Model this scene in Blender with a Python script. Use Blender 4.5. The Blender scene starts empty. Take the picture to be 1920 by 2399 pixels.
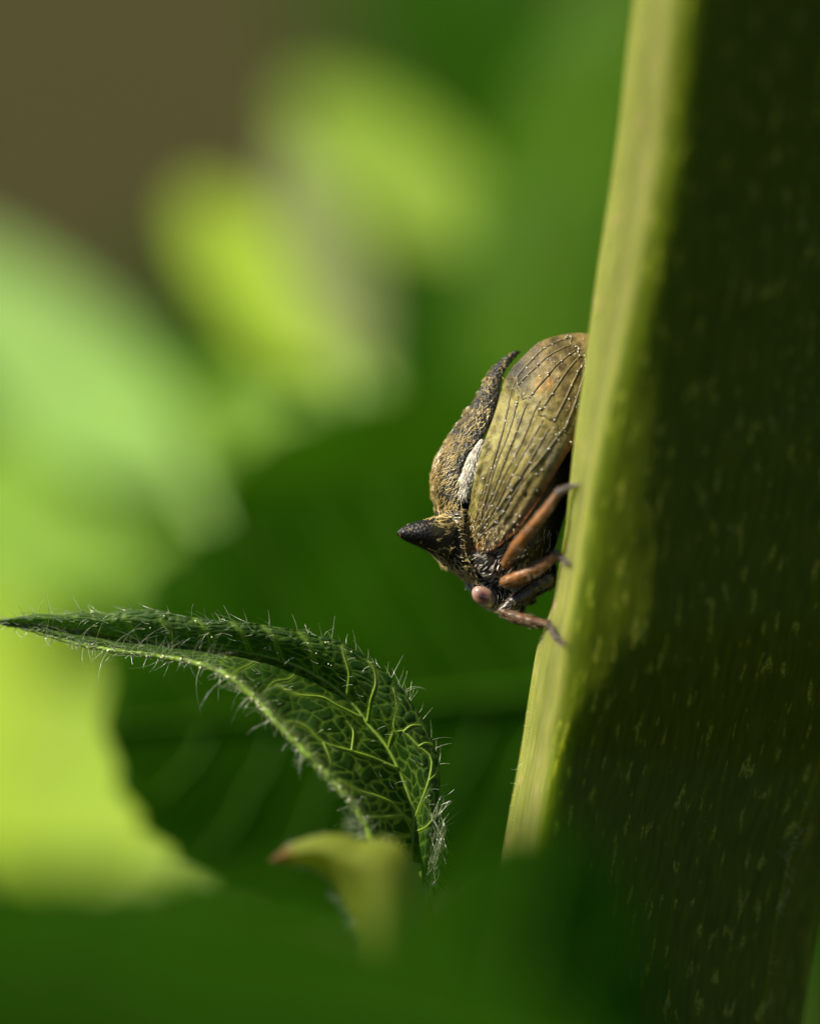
# Macro scene: a treehopper on a plant stem.  1 Blender unit = 1 cm.
import bpy, bmesh, math, random
import numpy as np
from mathutils import Vector, Matrix

random.seed(7); rng = np.random.default_rng(7)
sc = bpy.context.scene
COL = sc.collection

# ------------------------------------------------------------------ camera
U = 0.00125            # cm per photo pixel in the plane of focus
D = 18.0               # cm from lens to the plane of focus
TH = math.radians(12)  # camera looks down a little
H = 14.0               # height of the subject above the ground
CT, ST = math.cos(TH), math.sin(TH)

def loc2w(X, Y, Z):
    return (X, Y*CT + Z*ST, H - Y*ST + Z*CT)

def P(px, py, d):      # photo measures: right, down (pixels), depth (pixels of the focus plane)
    Y = d*U; k = (D+Y)/D
    return loc2w((px-960)*U*k, Y, (1199.5-py)*U*k)

def PA(a):
    a = np.asarray(a, float)
    Y = a[:, 2]*U; k = (D+Y)/D
    X = (a[:, 0]-960)*U*k; Z = (1199.5-a[:, 1])*U*k
    return np.stack([X, Y*CT+Z*ST, H-Y*ST+Z*CT], 1)

cd = bpy.data.cameras.new('camera'); cam = bpy.data.objects.new('camera', cd); COL.objects.link(cam)
cd.sensor_fit = 'VERTICAL'; cd.sensor_height = 36; cd.sensor_width = 28.8
cd.lens = 36*D/(2399*U)
cd.clip_start = 0.1; cd.clip_end = 20000
cam.location = loc2w(0, -D, 0); cam.rotation_euler = (math.pi/2-TH, 0, 0)
cd.dof.use_dof = True; cd.dof.focus_distance = D
cd.dof.aperture_fstop = (cd.lens*1e-3)/(2*0.80)
sc.camera = cam

# ------------------------------------------------------------------ sky, sun, exposure
sl = Vector((-0.64, -0.27, 0.72)).normalized()          # to the sun, camera frame
sw = Vector((sl.x, sl.y*CT+sl.z*ST, -sl.y*ST+sl.z*CT))  # to the sun, world
w = bpy.data.worlds.new('World'); sc.world = w; w.use_nodes = True
nt = w.node_tree; bg = nt.nodes['Background']
sky = nt.nodes.new('ShaderNodeTexSky'); sky.sky_type = 'NISHITA'; sky.sun_disc = False; sky.air_density = 0.6; sky.dust_density = 0.4
sky.sun_elevation = math.asin(sw.z); sky.sun_rotation = math.atan2(sw.x, sw.y)
nt.links.new(sky.outputs[0], bg.inputs[0]); bg.inputs[1].default_value = 0.05
sd = bpy.data.lights.new('sun', 'SUN'); sd.energy = 5.0; sd.angle = math.radians(0.55); sd.color = (1.0, 0.92, 0.76)
so = bpy.data.objects.new('sun', sd); COL.objects.link(so)
so.rotation_euler = sw.to_track_quat('Z', 'Y').to_euler(); so.location = (-30, 0, 60)
vs = sc.view_settings; vs.view_transform = 'Standard'; vs.look = 'None'; vs.exposure = 1.05; vs.gamma = 1
vs.use_curve_mapping = False
cy = sc.cycles; cy.use_denoising = True; cy.max_bounces = 8; cy.diffuse_bounces = 4; cy.transmission_bounces = 6
cy.transparent_max_bounces = 6; cy.sample_clamp_indirect = 4; cy.caustics_reflective = False; cy.caustics_refractive = False

# ------------------------------------------------------------------ materials
def mat(name):
    m = bpy.data.materials.new(name); m.use_nodes = True
    n = m.node_tree; n.nodes.clear()
    return m, n, n.nodes.new('ShaderNodeOutputMaterial')

def N(n, t, **kw):
    x = n.nodes.new(t)
    for k, v in kw.items():
        if k in x.inputs: x.inputs[k].default_value = v
        else: setattr(x, k, v)
    return x

def ramp(n, fac, stops):
    r = n.nodes.new('ShaderNodeValToRGB'); e = r.color_ramp.elements
    while len(e) < len(stops): e.new(0.5)
    for q, (p, c) in zip(e, stops): q.position = p; q.color = (*c, 1) if len(c) == 3 else c
    n.links.new(fac, r.inputs[0]); return r.outputs[0]

def mixc(n, fac, a, b, mode='MIX'):
    x = n.nodes.new('ShaderNodeMix'); x.data_type = 'RGBA'; x.blend_type = mode
    for s, v in ((x.inputs[0], fac), (x.inputs[6], a), (x.inputs[7], b)):
        if isinstance(v, bpy.types.NodeSocket): n.links.new(v, s)
        elif isinstance(v, (int, float)): s.default_value = v
        else: s.default_value = (*v, 1)
    return x.outputs[2]

def noise(n, scale, detail=4, coord=None, rough=0.55):
    x = N(n, 'ShaderNodeTexNoise', Scale=scale, Detail=detail, Roughness=rough)
    if coord is None: coord = N(n, 'ShaderNodeTexCoord').outputs['Object']
    n.links.new(coord, x.inputs['Vector']); return x.outputs['Fac']

def attr(n, name):
    x = n.nodes.new('ShaderNodeAttribute'); x.attribute_name = name; return x

def bump(n, h, strength, dist):
    b = N(n, 'ShaderNodeBump', Strength=strength, Distance=dist); n.links.new(h, b.inputs['Height']); return b.outputs[0]

def leaf_surface(n, out, front, back, trans=0.45, rough=0.4, normal=None, gloss=1.0):
    """Reflecting plus light-passing leaf: diffuse/translucent with a waxy coat."""
    di = N(n, 'ShaderNodeBsdfDiffuse'); tr = N(n, 'ShaderNodeBsdfTranslucent'); mx = N(n, 'ShaderNodeMixShader')
    mx.inputs[0].default_value = trans
    for s, c in ((di, front), (tr, back)):
        if isinstance(c, bpy.types.NodeSocket): n.links.new(c, s.inputs['Color'])
        else: s.inputs['Color'].default_value = (*c, 1)
    n.links.new(di.outputs[0], mx.inputs[1]); n.links.new(tr.outputs[0], mx.inputs[2])
    gl = N(n, 'ShaderNodeBsdfGlossy', Roughness=rough); fr = N(n, 'ShaderNodeLayerWeight', Blend=0.5)
    pw = N(n, 'ShaderNodeMath', operation='POWER'); n.links.new(fr.outputs['Facing'], pw.inputs[0]); pw.inputs[1].default_value = 4.0
    sca = N(n, 'ShaderNodeMath', operation='MULTIPLY_ADD'); sca.inputs[1].default_value = 0.12*gloss; sca.inputs[2].default_value = 0.012*gloss
    n.links.new(pw.outputs[0], sca.inputs[0])
    m2 = N(n, 'ShaderNodeMixShader'); n.links.new(sca.outputs[0], m2.inputs[0])
    n.links.new(mx.outputs[0], m2.inputs[1]); n.links.new(gl.outputs[0], m2.inputs[2])
    if normal is not None:
        for s in (di, gl): n.links.new(normal, s.inputs['Normal'])
    n.links.new(m2.outputs[0], out.inputs[0])

def leaf_mat(name, front, back, trans=0.45, rough=0.4, gloss=1.0):
    m, n, o = mat(name)
    f = noise(n, 1.6, 5)
    c1 = ramp(n, f, [(0.3, [x*0.75 for x in front]), (0.7, [min(1, x*1.2) for x in front])])
    c2 = ramp(n, f, [(0.3, [x*0.8 for x in back]), (0.7, [min(1, x*1.15) for x in back])])
    leaf_surface(n, o, c1, c2, trans, rough, bump(n, noise(n, 9, 3), 0.25, 0.05), gloss)
    return m

def principled(name, col, rough=0.5, spec=0.5, sss=0, sssr=(1, 1, 1), scale=0.05, coat=0, var=0.25, vscale=12, bmp=0, bscale=60, bdist=0.004):
    m, n, o = mat(name); b = N(n, 'ShaderNodeBsdfPrincipled', Roughness=rough)
    b.inputs['Specular IOR Level'].default_value = spec; b.inputs['Coat Weight'].default_value = coat
    if sss:
        b.inputs['Subsurface Weight'].default_value = sss; b.inputs['Subsurface Radius'].default_value = sssr
        b.inputs['Subsurface Scale'].default_value = scale
    c = ramp(n, noise(n, vscale), [(0.3, [x*(1-var) for x in col]), (0.7, [min(1, x*(1+var)) for x in col])])
    n.links.new(c, b.inputs['Base Color'])
    if bmp: n.links.new(bump(n, noise(n, bscale, 3), bmp, bdist), b.inputs['Normal'])
    n.links.new(b.outputs[0], o.inputs[0]); return m

def hair_mat(name, col, trans=0.35, rough=0.35, gloss=0.25):
    m, n, o = mat(name)
    di = N(n, 'ShaderNodeBsdfDiffuse'); tr = N(n, 'ShaderNodeBsdfTranslucent'); gl = N(n, 'ShaderNodeBsdfGlossy', Roughness=rough)
    oi = noise(n, 40, 2)
    c = ramp(n, oi, [(0.35, [x*0.6 for x in col]), (0.65, [min(1, x*1.15) for x in col])])
    for s in (di, tr): n.links.new(c, s.inputs['Color'])
    a = N(n, 'ShaderNodeMixShader'); a.inputs[0].default_value = trans
    b = N(n, 'ShaderNodeMixShader'); b.inputs[0].default_value = gloss
    n.links.new(di.outputs[0], a.inputs[1]); n.links.new(tr.outputs[0], a.inputs[2])
    n.links.new(a.outputs[0], b.inputs[1]); n.links.new(gl.outputs[0], b.inputs[2])
    n.links.new(b.outputs[0], o.inputs[0]); return m

# ------------------------------------------------------------------ mesh helpers
def smooth_curve(pts, n):
    """Catmull-Rom through pts, resampled evenly to n points."""
    p = np.asarray(pts, float); p = np.vstack([2*p[0]-p[1], p, 2*p[-1]-p[-2]])
    out = []
    for i in range(1, len(p)-2):
        t = np.linspace(0, 1, 16, endpoint=False)[:, None]
        a, b, c, d = p[i-1], p[i], p[i+1], p[i+2]
        out.append(0.5*((2*b)+(c-a)*t+(2*a-5*b+4*c-d)*t**2+(3*b-a-3*c+d)*t**3))
    out = np.vstack(out+[p[-2][None]])
    s = np.concatenate([[0], np.cumsum(np.linalg.norm(np.diff(out, axis=0), axis=1))]); s /= s[-1]
    q = np.linspace(0, 1, n)
    return np.stack([np.interp(q, s, out[:, k]) for k in range(out.shape[1])], 1)

def interp(x, xs, ys): return np.interp(x, xs, ys)

class MB:
    """Collects shapes in photo measures; build() makes ONE mesh object of them."""
    def __init__(s): s.v = []; s.f = []; s.n = 0; s.at = {}
    def add(s, v, f):
        v = np.asarray(v, float); s.v.append(v); s.f += [tuple(int(i)+s.n for i in q) for q in f]; s.n += len(v)
    def grid(s, g, closed=False):
        r, c = g.shape[:2]; f = []
        for i in range(r-1):
            for j in range(c if closed else c-1):
                k = (j+1) % c
                f.append((i*c+j, i*c+k, (i+1)*c+k, (i+1)*c+j))
        s.add(g.reshape(-1, 3), f)
    def tube(s, pts, rad, n=8, flat=1.0, caps=True, up=(0, 0, 1)):
        p = np.asarray(pts, float); m = len(p)
        r = np.broadcast_to(np.asarray(rad, float), (m,))
        t = np.gradient(p, axis=0); t /= np.linalg.norm(t, axis=1)[:, None]+1e-9
        a = np.cross(t, np.asarray(up, float)); bad = np.linalg.norm(a, axis=1) < 1e-3
        a[bad] = np.cross(t[bad], (1, 0, 0.1)); a /= np.linalg.norm(a, axis=1)[:, None]
        b = np.cross(t, a)
        th = np.arange(n)*2*math.pi/n
        g = p[:, None]+r[:, None, None]*(np.cos(th)[None, :, None]*a[:, None]+flat*np.sin(th)[None, :, None]*b[:, None])
        n0 = s.n; s.grid(g, True)
        if caps:
            s.f.append(tuple(n0+i for i in range(n-1, -1, -1))); s.f.append(tuple(n0+(m-1)*n+i for i in range(n)))
    def ellipsoid(s, c, r, rot=None, nu=24, nv=14):
        u = np.arange(nu)*2*math.pi/nu; v = np.linspace(0.02, math.pi-0.02, nv)
        g = np.stack(np.broadcast_arrays(np.cos(u)[None]*np.sin(v)[:, None], np.sin(u)[None]*np.sin(v)[:, None], np.cos(v)[:, None]), 2)*np.asarray(r, float)
        if rot is not None: g = g@np.asarray(rot).T
        n0 = s.n; s.grid(g+np.asarray(c, float), True)
        s.f.append(tuple(n0+i for i in range(nu-1, -1, -1))); s.f.append(tuple(n0+(nv-1)*nu+i for i in range(nu)))
    def verts(s): return np.vstack(s.v)
    def build(s, name, material, parent=None, origin=None, recalc=False, attrs=None, stuff=False, world=False):
        v = s.verts(); v = v if world else PA(v)
        return link(name, v, s.f, material, parent, origin, recalc, attrs, stuff)

def link(name, v, f, material, parent=None, origin=None, recalc=False, attrs=None, stuff=False):
    base = np.array(parent_world(parent)) if parent is not None else np.zeros(3)
    o0 = np.array(origin) if origin is not None else base
    me = bpy.data.meshes.new(name)
    me.from_pydata((v-o0).tolist(), [], f)
    if recalc:
        bm = bmesh.new(); bm.from_mesh(me); bmesh.ops.recalc_face_normals(bm, faces=bm.faces); bm.to_mesh(me); bm.free()
    me.polygons.foreach_set('use_smooth', [True]*len(me.polygons))
    for k, a in (attrs or {}).items():
        a = np.asarray(a, float)
        if a.ndim == 1:
            x = me.attributes.new(k, 'FLOAT', 'POINT'); x.data.foreach_set('value', a)
        else:
            x = me.attributes.new(k, 'FLOAT_COLOR', 'POINT')
            x.data.foreach_set('color', np.hstack([a, np.ones((len(a), 1))]).ravel())
    me.materials.append(material); me.update()
    ob = bpy.data.objects.new(name, me); COL.objects.link(ob)
    if parent is not None: ob.parent = parent
    ob.location = (o0-base).tolist()
    if stuff: ob['kind'] = 'stuff'
    return ob

def parent_world(o):
    p = Vector(o.location)
    while o.parent is not None: o = o.parent; p += Vector(o.location)
    return p

def thing(name, label, cat, loc, group=None):
    o = bpy.data.objects.new(name, None); COL.objects.link(o); o.location = loc; o.empty_display_size = 0.1
    o['label'] = label; o['category'] = cat
    if group: o['group'] = group
    return o

def remesh(mb, voxel, smooth_it=6, fac=0.5):
    """Fuse the collected closed shapes into one continuous skin (photo measures)."""
    me = bpy.data.meshes.new('tmp'); me.from_pydata(mb.verts().tolist(), [], mb.f)
    bm = bmesh.new(); bm.from_mesh(me); bmesh.ops.recalc_face_normals(bm, faces=bm.faces); bm.to_mesh(me); bm.free()
    o = bpy.data.objects.new('tmp', me); COL.objects.link(o)
    r = o.modifiers.new('r', 'REMESH'); r.mode = 'VOXEL'; r.voxel_size = voxel
    q = o.modifiers.new('s', 'SMOOTH'); q.iterations = smooth_it; q.factor = fac
    dg = bpy.context.evaluated_depsgraph_get(); ev = o.evaluated_get(dg); m2 = ev.to_mesh()
    v = np.zeros(len(m2.vertices)*3); m2.vertices.foreach_get('co', v); v = v.reshape(-1, 3)
    f = [tuple(p.vertices) for p in m2.polygons]
    nn = np.zeros(len(m2.vertices)*3); m2.vertices.foreach_get('normal', nn); nn = nn.reshape(-1, 3)
    ev.to_mesh_clear(); bpy.data.objects.remove(o); bpy.data.meshes.remove(me)
    return v, f, nn

def scatter(v, f, n, keep=None):
    """n random points on faces: position and face normal (photo measures)."""
    tri = []
    for q in f:
        for k in range(1, len(q)-1): tri.append((q[0], q[k], q[k+1]))
    tri = np.array(tri); a, b, c = v[tri[:, 0]], v[tri[:, 1]], v[tri[:, 2]]
    cr = np.cross(b-a, c-a); ar = np.linalg.norm(cr, axis=1)
    pr = ar.copy()
    if keep is not None: pr *= keep((a+b+c)/3, cr/(ar[:, None]+1e-12))
    i = rng.choice(len(tri), n, p=pr/pr.sum())
    r1 = np.sqrt(rng.random(n))[:, None]; r2 = rng.random(n)[:, None]
    return (1-r1)*a[i]+r1*(1-r2)*b[i]+r1*r2*c[i], cr[i]/(ar[i][:, None]+1e-12)

def hair_mesh(root, d, nrm, length, rad, lift=0.35, curl=0.25, seg=3, droop=None):
    """Tapered curved hairs, three-sided; arrays in photo measures."""
    n = len(root); length = np.broadcast_to(length, (n,)); rad = np.broadcast_to(rad, (n,))
    d = d/(np.linalg.norm(d, axis=1)[:, None]+1e-9)
    side = np.cross(d, nrm); side /= np.linalg.norm(side, axis=1)[:, None]+1e-9
    cu = (rng.random(n)-0.5)*2*curl
    ks = np.linspace(0, 1, seg+1)
    pts = np.stack([root + d*(length*k)[:, None] + nrm*(length*lift*(k-0.55*k*k))[:, None]
                    + side*(length*cu*k*k)[:, None] + (0 if droop is None else np.asarray(droop)*(length*k*k)[:, None]) for k in ks], 1)
    a = side; b = np.cross(a, d)
    vs_ = []
    for q in range(3):
        th = q*2*math.pi/3
        off = math.cos(th)*a+math.sin(th)*b
        vs_.append(pts+off[:, None]*(rad[:, None]*np.linspace(1, 0.25, seg+1)[None])[:, :, None])
    g = np.stack(vs_, 2)                                  # n, seg+1, 3, 3
    m = (seg+1)*3
    f0 = []
    for k in range(seg):
        for q in range(3):
            f0.append((k*3+q, k*3+(q+1) % 3, (k+1)*3+(q+1) % 3, (k+1)*3+q))
    f0 = np.array(f0)
    F = (f0[None]+(np.arange(n)*m)[:, None, None]).reshape(-1, 4)
    return g.reshape(-1, 3), F.tolist()

def wob(x, f, s=0.0):   # cheap smooth 1-D noise
    return (np.sin(x*f+s)+0.6*np.sin(x*f*2.3+s*1.7+1)+0.4*np.sin(x*f*4.1+s*2.9+2))/2

def sn(p, f, seed):     # smooth pseudo-noise of a point array, about -1..1
    r = np.random.default_rng(seed); out = 0
    for k in range(5):
        d = r.normal(size=3); d /= np.linalg.norm(d)
        out = out+np.sin(p@d*f*(0.7+0.5*k)+r.random()*6.28)
    return out/2.6

# ================================================================== SETTING: ground
m, n, o = mat('soil')
b = N(n, 'ShaderNodeBsdfPrincipled', Roughness=0.95); b.inputs['Specular IOR Level'].default_value = 0.1
c = ramp(n, noise(n, 0.35, 8), [(0.3, (0.024, 0.023, 0.005)), (0.5, (0.037, 0.033, 0.008)), (0.7, (0.027, 0.032, 0.005))])
n.links.new(c, b.inputs['Base Color']); n.links.new(bump(n, noise(n, 1.5, 8), 0.8, 0.6), b.inputs['Normal']); n.links.new(b.outputs[0], o.inputs[0])
SOIL = m
g = MB()
xs = np.concatenate([[-6000, -1500, -400], np.linspace(-150, 150, 61), [400, 1500, 6000]])
ys = np.concatenate([[-6000, -1500, -300, -100], np.linspace(-40, 260, 61), [500, 1500, 6000]])
gx, gy = np.meshgrid(xs, ys)
gz = 0.5*np.sin(gx*0.13+gy*0.05)+0.4*np.sin(gy*0.17-gx*0.07+1)+0.3*np.sin(gx*0.41+gy*0.33)
gz *= (np.abs(gx) < 160)
g.grid(np.stack([gx, gy, gz-0.6], 2))
gr = g.build('ground', SOIL, world=True); gr['kind'] = 'structure'

# ================================================================== THICK STEM
LX = ([-3000, -600, 0, 256, 534, 790, 1001, 1224, 1424, 1517, 1727, 1896, 2008, 2399, 3200, 6000, 12600],
      [1830, 1575, 1487, 1457, 1418, 1379, 1351, 1327, 1292, 1260, 1226, 1195, 1177, 1130, 1040, 760, 300])
RX = ([-3000, -600, 0, 330, 667, 945, 1112, 1390, 1557, 1628, 1700, 1807, 1941, 2399, 3200, 6000, 12600],
      [1945, 1680, 1590, 1557, 1500, 1435, 1403, 1358, 1335, 1322, 1304, 1284, 1262, 1205, 1110, 830, 370])
CX = ([-3000, -600, 0, 800, 1400, 1780, 1999, 2146, 2378, 3200, 6000, 12600],
      [2500, 2330, 2250, 2120, 2010, 1925, 1852, 1822, 1790, 1690, 1380, 900])
def z0(y): return np.interp(y, [-3000, 950, 1450, 1750, 13000], [-1190, -195, -95, -15, 300])
def kC(y): return float(np.interp(y, [500, 1000, 1450, 1800], [110, 40, 45, 140]))
ysn = np.unique(np.concatenate([np.linspace(-3000, -200, 30), np.linspace(-200, 2500, 240), np.linspace(2500, 12600, 80)]))
rows = []; AR_ = []
for y in ysn:
    L, R, X = interp(y, *LX), interp(y, *RX), interp(y, *CX); z = float(z0(y))
    wf = float(np.interp(y, [500, 1000, 1480, 1760], [.12, .16, .27, .05])); wd = X-R; k2 = kC(y); zr = z-101
    rec = lambda q: (R+wd*(wf+(1-wf)*q), zr+(k2+101)*q)
    ctl = [(L, z+40, 0.0), (L+(R-L)*.55, z-40, .35), (R, z-94, 1), (R+wd*wf, zr, 1+2*wf), (*rec(.3), 1+2*(wf+(1-wf)*.3)), (*rec(.64), 1+2*(wf+(1-wf)*.64)), (X-25, z+k2-18, 2.9), (X, z+k2, 3.0),
           (X+45, z+k2+80, 3.4), (X+90, z+300, 4), (X-30, z+520, 4.6), (L+(X-L)*.5, z+640, 5.2), (L+120, z+560, 5.8), (L+25, z+400, 6.3), (L+6, z+170, 6.8)]
    c = np.array(ctl+[(ctl[0][0], ctl[0][1], 7.0)])
    q = np.vstack([c[-2], c, c[1]]); q[0, 2] = 7.0-7.2; q[-1, 2] = 7.35
    out = []
    for i in range(1, len(q)-2):
        t = np.linspace(0, 1, 9, endpoint=False)[:, None]
        p0, p1, p2, p3 = q[i-1], q[i], q[i+1], q[i+2]
        e = 0.5*((2*p1)+(p2-p0)*t+(2*p0-5*p1+4*p2-p3)*t**2+(3*p1-p0-3*p2+p3)*t**3)
        e[:, 2] = (p1[2]+(p2[2]-p1[2])*t[:, 0]); out.append(e)
    out = np.vstack(out); ar = out[:, 2]
    # fine lengthwise ribs
    cx, cz = (L+X)/2, z+270
    rib = 2.2*wob(ar, 34, 0.4+0.0002*y)+1.2*wob(ar, 80, 1+y*0.0005)+1.5*math.sin(y*0.013)
    dx, dz = out[:, 0]-cx, out[:, 1]-cz; l = np.hypot(dx, dz)+1e-6
    AR_.append(ar)
    rows.append(np.stack([out[:, 0]+dx/l*rib, np.full(len(out), y), out[:, 1]+dz/l*rib], 1))
G = np.stack(rows)

m, n, o = mat('stem_skin')
b = N(n, 'ShaderNodeBsdfPrincipled', Roughness=0.5); b.inputs['Specular IOR Level'].default_value = 0.12
b.inputs['Subsurface Weight'].default_value = 0.75; b.inputs['Subsurface Radius'].default_value = (0.8, 1.0, 0.08); b.inputs['Subsurface Scale'].default_value = 0.30
ar = attr(n, 'around').outputs['Fac']; al = attr(n, 'along').outputs['Fac']
cb = N(n, 'ShaderNodeCombineXYZ'); n.links.new(ar, cb.inputs[0]); n.links.new(al, cb.inputs[1])
def scaled(vec, s):
    mp = N(n, 'ShaderNodeMapping'); mp.inputs['Scale'].default_value = s; n.links.new(vec, mp.inputs[0]); return mp.outputs[0]
streak = noise(n, 1, 5, scaled(cb.outputs[0], (26, 0.9, 1)))
fine = noise(n, 1, 6, scaled(cb.outputs[0], (90, 4, 1)))
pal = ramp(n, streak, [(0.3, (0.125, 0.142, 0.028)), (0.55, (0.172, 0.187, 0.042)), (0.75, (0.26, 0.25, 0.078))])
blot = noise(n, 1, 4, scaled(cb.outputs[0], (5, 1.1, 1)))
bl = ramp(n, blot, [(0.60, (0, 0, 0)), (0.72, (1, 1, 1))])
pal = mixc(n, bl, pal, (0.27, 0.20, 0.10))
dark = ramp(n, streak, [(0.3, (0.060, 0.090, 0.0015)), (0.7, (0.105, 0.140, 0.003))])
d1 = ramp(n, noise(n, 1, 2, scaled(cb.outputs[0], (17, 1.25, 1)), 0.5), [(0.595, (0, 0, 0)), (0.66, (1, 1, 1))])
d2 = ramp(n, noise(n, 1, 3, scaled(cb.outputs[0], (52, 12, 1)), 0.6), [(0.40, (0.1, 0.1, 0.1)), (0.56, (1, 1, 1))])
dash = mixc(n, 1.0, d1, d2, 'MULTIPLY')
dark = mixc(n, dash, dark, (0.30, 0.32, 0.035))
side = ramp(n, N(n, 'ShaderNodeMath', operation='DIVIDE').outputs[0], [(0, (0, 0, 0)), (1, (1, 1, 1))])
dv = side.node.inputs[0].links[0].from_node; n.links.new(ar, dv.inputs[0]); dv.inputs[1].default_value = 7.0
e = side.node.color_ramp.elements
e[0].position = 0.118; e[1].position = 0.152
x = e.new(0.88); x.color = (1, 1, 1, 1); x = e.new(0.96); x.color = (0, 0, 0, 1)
n.links.new(mixc(n, side, pal, dark), b.inputs['Base Color'])  # left face paler, front darker: sunlit and shaded tones put into the colour
n.links.new(bump(n, fine, 0.5, 0.006), b.inputs['Normal']); n.links.new(b.outputs[0], o.inputs[0])
STEM = m
stem_root = thing('plant_stem', 'thick ridged green plant stem the horned insect clings to', 'stem', P(400, 12400, 900))
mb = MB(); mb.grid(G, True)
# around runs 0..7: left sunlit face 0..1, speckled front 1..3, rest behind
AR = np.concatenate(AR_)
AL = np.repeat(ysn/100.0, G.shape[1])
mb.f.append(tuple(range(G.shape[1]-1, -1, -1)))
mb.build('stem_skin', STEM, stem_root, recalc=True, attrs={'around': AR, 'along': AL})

def stem_surface(x, y):      # depth of the stem's camera side at photo point x, y
    r = G[np.argmin(abs(ysn-y))]; k = r[:int(9*8)]
    return float(np.interp(x, k[:, 0], k[:, 2])) if x > k[0, 0] else float(k[0, 2])

WHITEHAIR = hair_mat('pale_hair', (0.62, 0.70, 0.42), 0.4)
rt, dd = [], []
for k in range(60):
    y = rng.uniform(1480, 2350) if k < 30 else rng.uniform(-100, 1500)
    x = interp(y, *LX)+rng.uniform(0, 14)
    rt.append((x, y, stem_surface(x, y))); dd.append((-1, rng.uniform(-.8, .8), rng.uniform(-.8, .1)))
for k in range(46):
    y = 1940+abs(rng.normal(0, 60)) if k < 24 else rng.uniform(1850, 2380)
    x = interp(y, *CX)-rng.uniform(-12, 14)
    rt.append((x, y, stem_surface(x-6, y)-2)); dd.append((rng.uniform(-.6, 1), rng.uniform(-.8, .4), -.5))
rt, dd = np.array(rt), np.array(dd)
v, f = hair_mesh(rt, dd, np.tile((-.5, 0, -.8), (len(rt), 1)), np.where(np.arange(len(rt)) < 60, 12, 34)*rng.uniform(.5, 1.3, len(rt)), 0.7, 0.2, 0.7, 4)
h = MB(); h.add(v, f); h.build('hair', WHITEHAIR, stem_root, stuff=True)

# ================================================================== THE TREEHOPPER
DM = 62.0        # depth of its middle plane
bug = thing('treehopper', 'brown horned treehopper with olive wings and pinkish eye clinging head down to stem', 'insect', P(1330, 1330, -40))

# --- materials
m, n, o = mat('shell')
b = N(n, 'ShaderNodeBsdfPrincipled', Roughness=0.42); b.inputs['Specular IOR Level'].default_value = 0.25
tipc = attr(n, 'tip').outputs['Fac']
col = ramp(n, noise(n, 22, 4), [(0.3, (0.006, 0.006, 0.003)), (0.6, (0.018, 0.016, 0.006)), (0.8, (0.04, 0.032, 0.012))])
n.links.new(mixc(n, tipc, col, (0.006, 0.005, 0.004)), b.inputs['Base Color'])
vo = N(n, 'ShaderNodeTexVoronoi', Scale=150.0); n.links.new(N(n, 'ShaderNodeTexCoord').outputs['Object'], vo.inputs['Vector'])
n.links.new(bump(n, vo.outputs['Distance'], 0.6, 0.004), b.inputs['Normal']); n.links.new(b.outputs[0], o.inputs[0])
SHELL = m
GOLD = hair_mat('golden_hair', (0.86, 0.66, 0.23), 0.3, 0.3, 0.15)
CREAM = hair_mat('cream_hair', (0.92, 0.84, 0.66), 0.2, 0.4, 0.15)
LEGH = hair_mat('leg_hair', (0.38, 0.27, 0.14), 0.25, 0.4, 0.12)
GREYH = hair_mat('grey_hair', (0.75, 0.67, 0.52), 0.25, 0.35, 0.2)
BODY = principled('body_skin', (0.018, 0.015, 0.012), 0.38, 0.35, bmp=0.6, bscale=70, bdist=0.01, var=0.6, vscale=25)
LEGB = principled('leg_brown', (0.20, 0.080, 0.018), 0.42, 0.35, var=0.5, vscale=30, bmp=0.5, bscale=90, bdist=0.006)
LEGM = principled('leg_umber', (0.085, 0.038, 0.013), 0.38, 0.5, var=0.6, vscale=30, bmp=0.5, bscale=90, bdist=0.006)
LEGD = principled('leg_dark', (0.030, 0.024, 0.020), 0.25, 0.6, var=0.5, vscale=30, bmp=0.5, bscale=90, bdist=0.006)
TARS = principled('tarsus_grey', (0.035, 0.029, 0.025), 0.4, 0.5, var=0.5, vscale=40)

def mirror(a): a = np.array(a, float); a[..., 2] = 2*DM-a[..., 2]; return a

# --- body: head, thorax and abdomen as one skin
mb = MB()
ax = smooth_curve([(1128, 1392), (1156, 1345), (1204, 1270), (1240, 1170), (1280, 1060), (1320, 950), (1350, 850)], 26)
mb.tube(np.c_[ax, np.full(26, DM)], interp(np.linspace(0, 1, 26), [0, .1, .25, .45, .65, .85, 1], [42, 66, 94, 90, 66, 40, 10]), 24, 0.95)
c40, s40 = math.cos(math.radians(38)), math.sin(math.radians(38))
R40 = np.array([[c40, -s40, 0], [s40, c40, 0], [0, 0, 1]])
mb.ellipsoid((1150, 1388, DM), (58, 36, 66), R40)            # head
mb.tube([(1128, 1070, DM), (1108, 1150, DM), (1100, 1230, DM), (1110, 1300, DM)], [26, 44, 52, 50], 20, 1.35)
mb.ellipsoid((1196, 1408, DM), (40, 26, 44), R40)            # face
mb.ellipsoid((1128, 1376, DM-48), (24, 18, 20), R40)         # eye sockets
mb.ellipsoid((1128, 1376, DM+48), (24, 18, 20), R40)
for s in (-1, 1):
    mb.ellipsoid((1205, 1352, DM+s*52), (46, 30, 34), R40)   # leg roots
    mb.ellipsoid((1190, 1312, DM+s*60), (44, 30, 34), R40)
    mb.ellipsoid((1225, 1250, DM+s*60), (50, 36, 34), R40)
    mb.ellipsoid((1140, 1320, DM+s*74), (40, 26, 26), R40)
    mb.ellipsoid((1226, 1392, DM+s*34), (34, 22, 24), R40)
    mb.ellipsoid((1258, 1335, DM+s*24), (46, 44, 40))
bv, bf, bn = remesh(mb, 4.0, 8)
body = link('body', PA(bv), bf, BODY, bug)
def near(cn, nr): return (nr[:, 2] < 0.35)*1.0
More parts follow.
